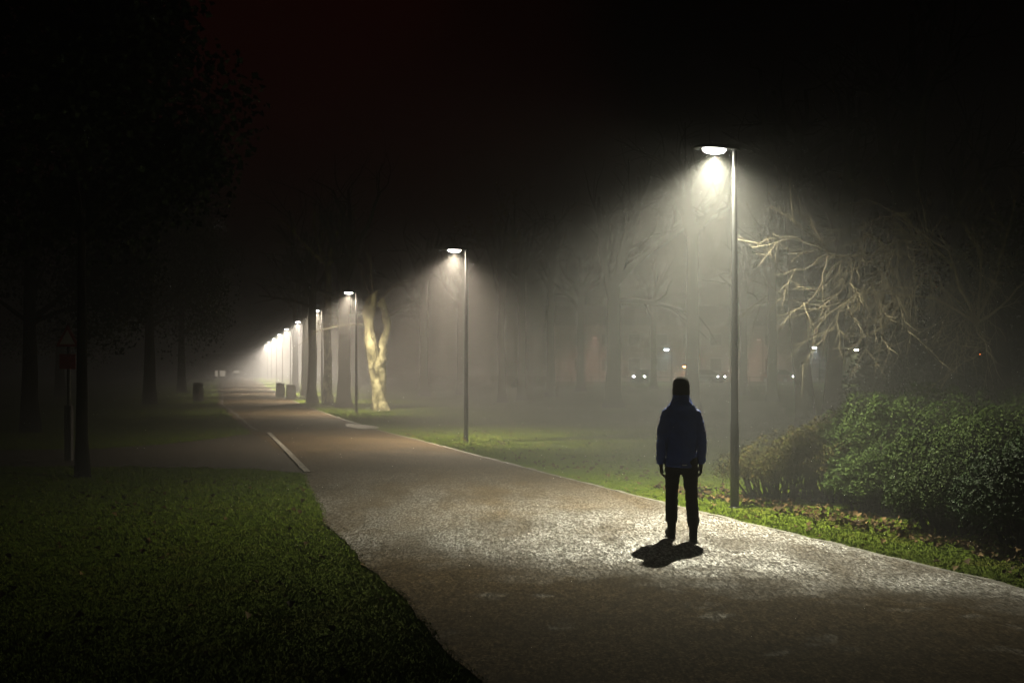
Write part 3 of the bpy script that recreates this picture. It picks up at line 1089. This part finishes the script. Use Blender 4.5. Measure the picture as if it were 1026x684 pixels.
def lamp_parts():
    b = MB()
    st = [(0, 0, -0.1, .060, .060), (0, 0, 1.1, .058, .058), (0, 0, 1.16, .050, .050), (0, 0, 3.2, .040, .040), (0, 0, LH - .02, .034, .034), (0, 0, LH + .05, .034, .034)]
    b.loft(st, 20)
    proto["pole"] = b.mesh("pole", M["pole"], True)
    b = MB()
    b.loft([(0, 0, -.05, .085, .085), (0, 0, .006, .085, .085), (0, 0, .012, .064, .064)], 20)
    proto["base_collar"] = b.mesh("base_collar", M["pole"], True)
    b = MB()
    b.box((0, -.058, .62), (.065, .012, .42))
    proto["access_door"] = b.mesh("access_door", M["pole"])
    # flat luminaire reaching out over the path along -x
    b = MB()
    prof = [(0.06, .05, .035), (0.0, .075, .05), (-.10, .12, .062), (-.32, .135, .058), (-.50, .12, .045), (-.58, .07, .03)]
    rs = []
    for x, hw, hh in prof:
        rs.append([(x, -hw, LH), (x, hw, LH), (x, hw, LH + hh * .5), (x, hw * .7, LH + hh), (x, -hw * .7, LH + hh), (x, -hw, LH + hh * .5)])
    b.rings(rs)
    proto["lamp_head"] = b.mesh("lamp_head", M["head"])
    b = MB()
    b.rings([[(-.30 + a * math.cos(2 * PI * j / 20) ** 1, c * math.sin(2 * PI * j / 20), LH + z) for j in range(20)] for a, c, z in ((.06, .03, -.060), (.12, .06, -.050), (.16, .08, -.026), (.17, .085, .002))])
    proto["lens"] = b.mesh("lens", emit("lamp_lens", (1.0, 0.97, 0.88), 30))


lamp_parts()
ordn = ["tall street lamp closest to the walker, glowing widest beside the shrubs", "second street lamp along the path, standing alone on the open lawn",
        "third street lamp, next to the pale forked plane tree", "fourth street lamp, between the dark plane trunks", "fifth street lamp, standing just past the litter bins' plane trunk",
        "sixth street lamp, standing beside the paired litter bins", "seventh street lamp, small in the thick fog", "eighth street lamp, tiny in the thick fog before the last ones",
        "ninth street lamp, barely apart from the last one", "tenth and last visible street lamp at the foggy end of the path"]
poles = [(736, 16.06), (467, 30.0), (357, 47.5), (322.5, 63), (303, 79), (291, 95), (283, 112), (277, 129), (272, 147), (268, 166)]
for i, (x, Y) in enumerate(poles):
    X = (x - CX) / F * Y
    root = empty("street_lamp", (X, Y, 0))
    tag(root, ordn[i], "street lamp", "street lamps along the path")
    turn = math.atan2(0.285, 0.958)
    root.rotation_euler.z = turn
    pole = link("pole", proto["pole"], root)
    link("base_collar", proto["base_collar"], root)
    link("access_door", proto["access_door"], pole)
    hd = link("lamp_head", proto["lamp_head"], root, 0.006)
    link("lens", proto["lens"], hd)
    col = (1.0, 0.96, 0.72) if i == 0 else (1.0, 0.85, 0.64) if i < 4 else (1.0, 0.89, 0.73)
    P = [9400, 7800, 7800, 10500, 15000, 22000, 26000, 26000, 26000, 26000][i]
    lamp_light("lamp_light", col, P, root, (-.30, 0, LH - .075), CURVES[0 if i < 2 else 1])


# ------------------------------------------------------------------ litter bins
def litter_bin(x, Y, label, h, r):
    X = (x - CX) / F * Y
    root = empty("litter_bin", (X, Y, ground_z(X, Y)))
    tag(root, label, "litter bin", "litter bins along the path")
    b = MB()
    b.loft([(0, 0, -.02, r * .86, r * .86), (0, 0, .06, r * .86, r * .86), (0, 0, .07, r * .95, r * .95), (0, 0, h * .74, r, r), (0, 0, h * .75, r * .9, r * .9)], 28)
    body = b.build("body", M["bin"], root, smooth=False)
    b = MB()
    for k in range(24):
        a = 2 * PI * k / 24
        b.box((math.cos(a) * r * .985, math.sin(a) * r * .985, h * .41), (.014, .03, h * .58), a)
    b.build("slats", M["bin"], body)
    for a in (.4, 2.0, 3.6, 5.2):
        MB().box((math.cos(a) * r * .85, math.sin(a) * r * .85, h * .82), (.03, .10, h * .16), a).build("hood_support", M["bin"], root)
    b = MB()
    b.loft([(0, 0, h * .755, r * .8, r * .8), (0, 0, h * .89, r * .8, r * .8)], 24)
    b.build("opening", M["black"], root)
    b = MB()
    b.loft([(0, 0, h * .895, r * 1.02, r * 1.02), (0, 0, h * .93, r * 1.02, r * 1.02), (0, 0, h * .985, r * .75, r * .75), (0, 0, h, r * .3, r * .3)], 28)
    b.build("lid", M["bin_lid"], root, smooth=False)


litter_bin(198.5, 62, "dark round litter bin alone on the grass, across the path from the lamps", 1.02, .27)
litter_bin(291.5, 67, "dark round litter bin of the foggy pair, closer one", .86, .28)
litter_bin(281, 73, "fainter litter bin of the foggy pair, further one", .86, .27)

# ------------------------------------------------------------------ triangular sign on the dark lawn
Y = 24.0
p = at(69, 0, Y)
root = empty("triangular_sign", (p.x, Y, ground_z(p.x, Y)), -0.15)
tag(root, "dim warning sign with red triangle and plate on a post", "sign")
b = MB()
b.tube([(0, 0, -.05), (0, 0, 2.75)], .038, 14)
b.build("post", M["post_grey"], root, smooth=True)


def tri(mb, cz, s, y0, y1):
    pts = [(0, cz + s * .577), (-s / 2, cz - s * .289), (s / 2, cz - s * .289)]
    mb.rings([[(x, y0, z) for x, z in pts], [(x, y1, z) for x, z in pts]])


b = MB(); tri(b, 2.42, .50, -.045, -.06); pl = b.build("triangle_plate", M["sign_red"], root)
b = MB(); tri(b, 2.42, .33, -.0605, -.064); b.build("triangle_face", M["sign_white"], pl)
b = MB(); b.box((0, -.052, 1.98), (.34, .014, .30)); b.build("lower_plate", M["sign_red"], root)
b = MB(); b.box((0, 0, .55), (.15, .11, 1.1)); b.build("post_sleeve", M["post_grey"], root, bevel=.01)

# ------------------------------------------------------------------ far edge: railing, road, cars, lamps, buildings
b = MB()
b.v = [(-20, 124, .012), (120, 124, .012), (120, 131, .012), (-20, 131, .012)]
b.f = [(0, 1, 2, 3)]
tag(b.build("road", M["side_asphalt"]), kind="structure")

root = empty("park_railing", (4, 121, 0))
tag(root, "low dark metal railing at the far edge of the park", "railing")
b = MB()
for z in (.22, .72):
    b.tube([(0, 0, z), (48, 0, z)], .035, 6)
b.build("rail", M["fence"], root)
for k in range(25):
    MB().box((k * 2.0, 0, .38), (.08, .08, .9)).build("post", M["fence"], root)

# two buildings behind the road
def house(name, x0, x1, Y, depth, h, wallm, label, wins, lit=None, roofh=2.5):
    root = empty(name, (0, 0, 0))
    tag(root, label, "building")
    b = MB()
    b.box(((x0 + x1) / 2, Y + depth / 2, h / 2), (x1 - x0, depth, h))
    b.build("wall", M[wallm], root)
    b = MB()
    e = .4
    v = [(x0 - e, Y - e, h), (x1 + e, Y - e, h), (x1 + e, Y + depth + e, h), (x0 - e, Y + depth + e, h), (x0 - e, Y + depth / 2, h + roofh), (x1 + e, Y + depth / 2, h + roofh)]
    b.v = v
    b.f = [(0, 1, 5, 4), (2, 3, 4, 5), (0, 4, 3), (1, 2, 5), (0, 3, 2, 1)]
    b.build("roof", M["roof"], root)
    for i, (wx, wz, ww, wh, m_) in enumerate(wins):
        b = MB()
        b.box((wx, Y - .03, wz + wh / 2 + .05), (ww + .16, .06, .1)); b.box((wx, Y - .03, wz - wh / 2 - .05), (ww + .16, .06, .1))
        b.box((wx - ww / 2 - .04, Y - .03, wz), (.08, .06, wh)); b.box((wx + ww / 2 + .04, Y - .03, wz), (.08, .06, wh))
        fr = b.build("window", M["sign_white"], root)
        MB().box((wx, Y - .012, wz), (ww, .02, wh)).build("pane", M[m_], fr)
    return root


ws = [(8 + 3.2 * k, 2.0, 1.3, 1.4, "glass") for k in range(11)] + [(8 + 3.2 * k, 4.9, 1.3, 1.3, "glass") for k in range(11)]
house("terrace_building", 4.5, 50, 141, 9, 6.6, "render_wall", "long pale building lit pink beyond the park trees", ws)
Yb = 100
o1, o2 = at(984, 340, Yb), at(979, 353, Yb)
house("brick_house", o1.x - 4, o1.x + 6, Yb, 7, 5.4, "brick", "dark brick house with orange lit windows behind the overhanging branches",
      [(o1.x, o1.z + .1, 1.3, .9, "window_orange"), (o2.x, o2.z - .2, .9, .7, "window_orange"), (o1.x + 3, o1.z, 1.0, 1.2, "glass")])
Yc = 175
c1, c2, c3 = at(217, 374, Yc), at(223, 374, Yc), at(237, 373, Yc)
house("kiosk_building", c1.x - 1.4, c3.x + 1.6, Yc, 4, 2.7, "render_wall", "small building with lit windows at the foggy end of the path",
      [(c1.x, c1.z, .42, .85, "window_lit"), (c2.x, c2.z, .8, .8, "window_lit"), (c3.x, c3.z + .1, .8, .3, "window_lit")], roofh=.9)


def car(x, Y, rz, paint, label, lights=True):
    X = (x - CX) / F * Y
    root = empty("parked_car", (X, Y, .012), rz)
    tag(root, label, "car", "cars on the road beyond the park")
    # front faces -y
    b = MB()
    rs = []
    for (y, hw, z0, z1) in [(-2.1, .70, .38, .62), (-1.95, .82, .25, .78), (-1.2, .87, .22, .90), (.2, .88, .22, .95), (1.6, .87, .22, .95), (2.0, .82, .28, .88), (2.12, .74, .4, .75)]:
        rs.append([(-hw, y, z0), (hw, y, z0), (hw, y, (z0 + z1) / 2), (hw * .93, y, z1), (-hw * .93, y, z1), (-hw, y, (z0 + z1) / 2)])
    b.rings(rs)
    b.build("body", M[paint], root, bevel=.03)
    b = MB()
    b.rings([[(-.78, y0, .90), (.78, y0, .90), (.60, y1, 1.42), (-.60, y1, 1.42)] for y0, y1 in ((-1.0, -.35), (1.75, 1.35))])
    cb = b.build("cabin", M["glass"], root, bevel=.03)
    MB().box((0, .5, 1.43), (1.18, 1.6, .05)).build("car_roof", M[paint], root, bevel=.02)
    for sx in (-1, 1):
        for wy in (-1.3, 1.3):
            b = MB(); b.tube([(sx * .72, wy, .31), (sx * .90, wy, .31)], .31, 18)
            w = b.build("wheel", M["tyre"], root)
            b = MB(); b.tube([(sx * .90, wy, .31), (sx * .91, wy, .31)], .19, 14)
            b.build("rim", M["rim"], w)
        b = MB(); b.ball((sx * .58, -1.99, .66), (.13, .07, .085), 12, 8)
        b.build("headlight", M["headlight"] if lights else M["rim"], root, smooth=True)
    return root


car(645, 126, -.35, "car_dark", "dark car with glaring headlights beside the head of the walker")
car(707.5, 126, .75, "car_silver", "silver car with headlights lit, between the walker and the tall lamp pole")
car(782, 127, .7, "car_red", "car with headlights lit between the tall lamp pole and the leaning trunks")
car(862, 126, .8, "car_white", "car with headlights lit below the yellowish distant lamp")


def far_lamp(x, y, Y, col, power, label, arm=-.5, s=200):
    p = at(x, y, Y)
    root = empty("road_lamp", (p.x + (-arm), Y, 0))
    tag(root, label, "street lamp", "lamps on the road beyond the park")
    b = MB()
    b.tube([(0, 0, -.05), (0, 0, p.z - .3), (arm * .15, 0, p.z - .05), (arm * .6, 0, p.z + .1), (arm, 0, p.z + .08)], [.08, .06, .05, .045, .04], 10)
    b.build("pole", M["pole"], root, smooth=True)
    b = MB(); b.box((arm, 0, p.z + .06), (.62, .3, .1)); hd = b.build("lamp_head", M["head"], root, bevel=.03)
    b = MB(); b.ball((arm, 0, p.z - .02), (.22, .12, .09), 12, 8)
    b.build("lens", emit("road_lens", col, s), hd, smooth=True)
    L = bpy.data.lights.new("road_light", "AREA")
    L.energy, L.color, L.size, L.spread = power, col, .3, math.radians(160)
    o = bpy.data.objects.new("road_light", L); C.objects.link(o); o.parent = root; o.location = (arm, 0, p.z - .35)


far_lamp(668, 350, 120, (.75, .95, 1.0), 250, "distant white lamp hanging over the head of the walker")
far_lamp(816, 348, 120, (.8, .93, 1.0), 250, "distant white lamp in the gap of the leaning trunks")
far_lamp(858, 350, 112, (.95, 1.0, .5), 250, "distant yellowish lamp above the green shrubs")
far_lamp(686, 367, 138, (1.0, .30, .08), 250, "small orange lamp beside the trunk past the walker", s=120)
far_lamp(596, 338, 137, (1.0, .52, .40), 260, "pinkish lamp hidden behind the thick trunk", s=4)
far_lamp(760, 340, 137, (1.0, .50, .38), 260, "pinkish lamp hazy behind the tall lamp pole", s=4)
far_lamp(33, 351, 150, (.85, .95, 1.0), 10, "lone tiny white lamp in the darkness past the sign", s=30)

# ------------------------------------------------------------------ the walker
PXc, PYc = 1.825, 12.92
root = empty("person", (PXc, PYc, 0.03), -0.02)
root.scale = (.965, .965, .965)
tag(root, "person seen from behind in navy jacket, dark beanie and black trousers, hands at sides", "person")

LF, RF = Vector((-.100, .11, 0)), Vector((.118, -.13, 0))
LHp, RHp = Vector((-.085, .01, .90)), Vector((.085, -.01, .90))
LK, RK = Vector((-.098, .08, .49)), Vector((.112, -.02, .49))
LA, RA = LF + Vector((0, -.03, .10)), RF + Vector((0, -.03, .10))
SH = 1.432
arms = {}
for s in (-1, 1):
    arms[s] = [Vector((s * .150, 0, SH)), Vector((s * .196, -.025, 1.25)), Vector((s * .218, -.04, 1.12)), Vector((s * .226, -.015, .97)), Vector((s * .222, .02, .84))]

# body: one continuous skin (head, neck, trunk, limbs)
b = MB()
b.loft([(0, 0, .84, .10, .08), (0, 0, .92, .145, .10), (0, 0, 1.02, .13, .09), (0, 0, 1.15, .13, .09), (0, 0, 1.3, .15, .10), (0, 0, 1.4, .15, .085), (0, 0, 1.46, .12, .07), (0, .005, 1.5, .06, .06), (0, .015, 1.58, .056, .06)], 20)
b.ball((0, .015, 1.685), (.072, .092, .105), 20, 14)
b.ball((0, .05, 1.635), (.052, .062, .062), 16, 10)
b.tube([(0, .098, 1.69), (0, .118, 1.655), (0, .10, 1.645)], [.009, .015, .010], 8)
for s in (-1, 1):
    b.ball((s * .073, .01, 1.672), (.010, .022, .033), 10, 8)
    b.ball((s * .030, .093, 1.70), (.015, .008, .010), 8, 6)
    b.tube(arms[s], [.05, .046, .040, .036, .028], 12)
for hp, kn, an in ((LHp, LK, LA), (RHp, RK, RA)):
    b.tube([hp, hp.lerp(kn, .5), kn, kn.lerp(an, .4), an], [.08, .072, .052, .05, .036], 12)
    b.tube([an, an + Vector((0, .06, -.06)), an + Vector((0, .13, -.065))], [.035, .034, .03], 10)
me = fuse(b, .009, 4)
me.materials.append(M["skin"])
link("body", me, root)


# jacket: torso, hood and sleeves
b = MB()
b.loft([(0, 0, .805, .172, .128), (0, 0, .83, .178, .134), (0, -.005, .90, .174, .132), (0, -.008, 1.02, .168, .130), (0, -.01, 1.15, .174, .132), (0, -.012, 1.28, .182, .132),
        (0, -.012, 1.36, .180, .124), (0, -.01, 1.42, .176, .112), (0, -.01, 1.455, .174, .102), (0, -.008, 1.49, .152, .098), (0, -.006, 1.53, .122, .098), (0, -.004, 1.56, .102, .099), (0, -.004, 1.60, .094, .100), (0, -.002, 1.635, .090, .098)], 28)
b.ball((0, -.085, 1.50), (.110, .060, .075), 18, 12)
b.ball((0, -.07, 1.545), (.085, .05, .045), 18, 12)
jt = fuse(b, .010, 5)
wrinkle(jt, .010, 9, 1.6)
sleeves = MB()
for s in (-1, 1):
    A = arms[s]
    sleeves.tube([A[0] + Vector((-s * .03, 0, .0)), A[0] + Vector((s * .008, 0, -.03)), A[1], A[2], A[3], A[4] + Vector((0, -.005, .03)), A[4] + Vector((0, 0, .0))],
                 [.056, .066, .066, .060, .056, .052, .047], 18)
jsl = fuse(sleeves, .009, 4)
wrinkle(jsl, .011, 13, 2.2)
# join torso and sleeves into one jacket
nv = len(jt.vertices)
V = [tuple(v.co) for v in jt.vertices] + [tuple(v.co) for v in jsl.vertices]
Fc = [tuple(p.vertices) for p in jt.polygons] + [tuple(i + nv for i in p.vertices) for p in jsl.polygons]
jb = MB(); jb.v, jb.f = V, Fc
jk = jb.build("jacket", M["jacket"], root, smooth=True)
MB().box((.02, -.139, .836), (.05, .004, .009)).build("reflective_tab", M["reflect"], jk)
for (x, y, z) in ((.128, -.085, 1.50), (.158, -.085, 1.475)):  # pale slips standing in for the light glinting on the shoulder
    MB().box((x, y + .01, z), (.022, .03, .008)).build("shoulder_highlight", M["reflect"], jk)
for s in (-1, 1):
    A = arms[s]
    MB().box((s * .284, -.045, 1.10), (.006, .02, .028)).build("sleeve_tape", M["reflect"], jk)

# trousers
b = MB()
b.loft([(0, 0, .78, .155, .108), (0, 0, .86, .165, .115), (0, 0, .96, .160, .112), (0, 0, 1.02, .15, .105)], 24)
for hp, kn, an in ((LHp, LK, LA), (RHp, RK, RA)):
    b.tube([hp, hp.lerp(kn, .35), hp.lerp(kn, .75), kn, kn.lerp(an, .3), kn.lerp(an, .65), an + Vector((0, 0, .08))], [.098, .093, .076, .071, .070, .068, .067], 18)
tm = fuse(b, .009, 4)
wrinkle(tm, .010, 12, 1.8)
tm.materials.append(M["trousers"])
link("trousers", tm, root)

# boots
for an, ft, yaw, name in ((LA, LF, .10, "boot"), (RA, RF, -.06, "boot")):
    b = MB()
    b.loft([(0, -.03, .02, .042, .05), (0, -.03, .08, .044, .054), (0, -.032, .16, .050, .058), (0, -.03, .24, .052, .058), (0, -.03, .27, .052, .058)], 18)
    b.ball((0, .09, .05), (.046, .115, .052), 16, 10)
    b.ball((0, .0, .055), (.044, .10, .06), 16, 10)
    bm_ = fuse(b, .008, 4)
    for v in bm_.vertices:
        v.co.z = max(v.co.z, .012)
    wrinkle(bm_, .004, 22)
    bm_.materials.append(M["boot"])
    o = link("boot", bm_, root)
    o.location = (ft.x, ft.y, 0)
    o.rotation_euler.z = yaw
    s_ = MB()
    outline = []
    for j in range(28):
        a = 2 * PI * j / 28
        y = .055 + .16 * math.sin(a)
        wdt = .047 - .006 * math.sin(a) - .006 * math.cos(2 * a)
        outline.append((wdt * math.cos(a), y - .015))
    s_.rings([[(x, y, -.012) for x, y in outline], [(x * 1.02, y, .018) for x, y in outline], [(x * .96, y, .026) for x, y in outline]])
    s_.build("sole", M["sole"], o)

# hands in plain black: palm, four fingers of unequal length and a thumb leaving its side
for s in (-1, 1):
    w = arms[s][4] + Vector((0, .0, -.005))
    b = MB()
    rs = []
    for dz, hw, ht in ((.03, .030, .028), (0, .030, .026), (-.03, .040, .020), (-.07, .043, .017), (-.095, .040, .014)):
        rs.append([(w.x + ht * math.cos(2 * PI * j / 14), w.y + .006 + hw * math.sin(2 * PI * j / 14), w.z + dz) for j in range(14)])
    b.rings(rs)
    for k, (dy, L) in enumerate(((.034, .070), (.012, .080), (-.011, .074), (-.031, .058))):
        p0 = Vector((w.x, w.y + .006 + dy, w.z - .085))
        q1 = p0 + Vector((-s * .010, .0, -L * .42))
        q2 = q1 + Vector((-s * .022, .002, -L * .28))
        q3 = q2 + Vector((-s * .024, .003, -L * .10))
        b.tube([p0 + Vector((0, 0, .02)), p0, q1, q2, q3], [.0095, .0105, .0098, .0090, .0072], 10)
    p0 = Vector((w.x - s * .006, w.y + .038, w.z - .03))
    b.tube([p0, p0 + Vector((-s * .010, .022, -.03)), p0 + Vector((-s * .020, .026, -.058)), p0 + Vector((-s * .026, .022, -.078))], [.013, .0125, .0110, .008], 10)
    gm = fuse(b, .0045, 2)
    gm.materials.append(M["dark_hand"])
    link("dark_hand", gm, root)

# hair at the nape and beanie
b = MB()
b.loft([(0, .002, 1.585, .055, .060), (0, .0, 1.62, .068, .080), (0, .0, 1.66, .074, .088), (0, .005, 1.69, .074, .090)], 20)
hm = fuse(b, .008, 3)
for v in hm.vertices:
    if v.co.y > .045:
        v.co.y = .045 + (v.co.y - .045) * .05
wrinkle(hm, .003, 60)
hm.materials.append(M["hair"])
link("hair", hm, root)
b = MB()
st = []
for i in range(12):
    a = i / 11 * PI / 2
    st.append((0, .010 - .006 * math.sin(a), 1.705 + .105 * math.sin(a), .094 * math.cos(a) ** .7 + .002, .112 * math.cos(a) ** .7 + .002))
b.loft([(0, .010, 1.650, .093, .110)] + st, 28)
bn = b.mesh("beanie", M["knit"], True)
wrinkle(bn, .003, 30)
bo = link("beanie", bn, root)
b = MB()
b.loft([(0, .006, 1.606, .090, .104), (0, .006, 1.612, .097, .112), (0, .010, 1.672, .0995, .117), (0, .010, 1.684, .095, .112)], 28)
b.build("cuff", M["knit"], bo, smooth=True)

# ------------------------------------------------------------------ fog
hz = MB().box((0, 100, 8.5), (520, 400, 19.0))
m = bpy.data.materials.new("haze")
m.use_nodes = True
nt = m.node_tree
nt.nodes.clear()
out = nt.nodes.new("ShaderNodeOutputMaterial")
pv_ = nt.nodes.new("ShaderNodeVolumePrincipled")
pv_.inputs["Color"].default_value = (1, 1, 1, 1)
pv_.inputs["Density"].default_value = 0.0102
pv_.inputs["Anisotropy"].default_value = -0.22
nt.links.new(pv_.outputs[0], out.inputs["Volume"])
m.cycles.volume_sampling = "EQUIANGULAR"
tag(hz.build("haze", m), "pale night fog hanging over the park", "fog", kind="stuff")

# ------------------------------------------------------------------ night sky: almost black, faint red city glow
w = bpy.data.worlds.new("World")
sc.world = w
w.use_nodes = True
nt = w.node_tree
bg = nt.nodes["Background"]
tc = nt.nodes.new("ShaderNodeTexCoord")
dot = nt.nodes.new("ShaderNodeVectorMath")
dot.operation = "DOT_PRODUCT"
dot.inputs[1].default_value = Vector((-.20, 1, .27)).normalized()
nt.links.new(tc.outputs["Generated"], dot.inputs[0])
no = nt.nodes.new("ShaderNodeTexNoise")
no.inputs["Scale"].default_value = 5
no.inputs["Detail"].default_value = 3
nt.links.new(tc.outputs["Generated"], no.inputs["Vector"])
ad = nt.nodes.new("ShaderNodeMath")
ad.operation = "MULTIPLY_ADD"
nt.links.new(no.outputs["Fac"], ad.inputs[0])
ad.inputs[1].default_value = .05
nt.links.new(dot.outputs["Value"], ad.inputs[2])
rp = nt.nodes.new("ShaderNodeValToRGB")
rp.color_ramp.elements[0].position = .955
rp.color_ramp.elements[0].color = (.0004, .0002, .0002, 1)
rp.color_ramp.elements[1].position = 1.0
rp.color_ramp.elements[1].color = (.0062, .0009, .0006, 1)
sb = nt.nodes.new("ShaderNodeMath")
sb.operation = "SUBTRACT"
nt.links.new(ad.outputs[0], sb.inputs[0])
sb.inputs[1].default_value = .025
nt.links.new(sb.outputs[0], rp.inputs[0])
nt.links.new(rp.outputs[0], bg.inputs["Color"])
bg.inputs["Strength"].default_value = 1.0

# ------------------------------------------------------------------ render settings
sc.render.engine = "CYCLES"
cy = sc.cycles
cy.use_denoising = True
try:
    cy.denoiser = "OPENIMAGEDENOISE"
    cy.denoising_input_passes = "RGB_ALBEDO"
    cy.denoising_prefilter = "ACCURATE"
except Exception:
    pass
cy.max_bounces = 4
cy.diffuse_bounces = 2
cy.glossy_bounces = 2
cy.volume_bounces = 0
cy.transmission_bounces = 2
cy.use_adaptive_sampling = False
cy.use_light_tree = True
cy.sample_clamp_indirect = 0.4
vs_ = sc.view_settings
vs_.view_transform = "Standard"
vs_.look = "None"
vs_.exposure = 0
vs_.gamma = 1
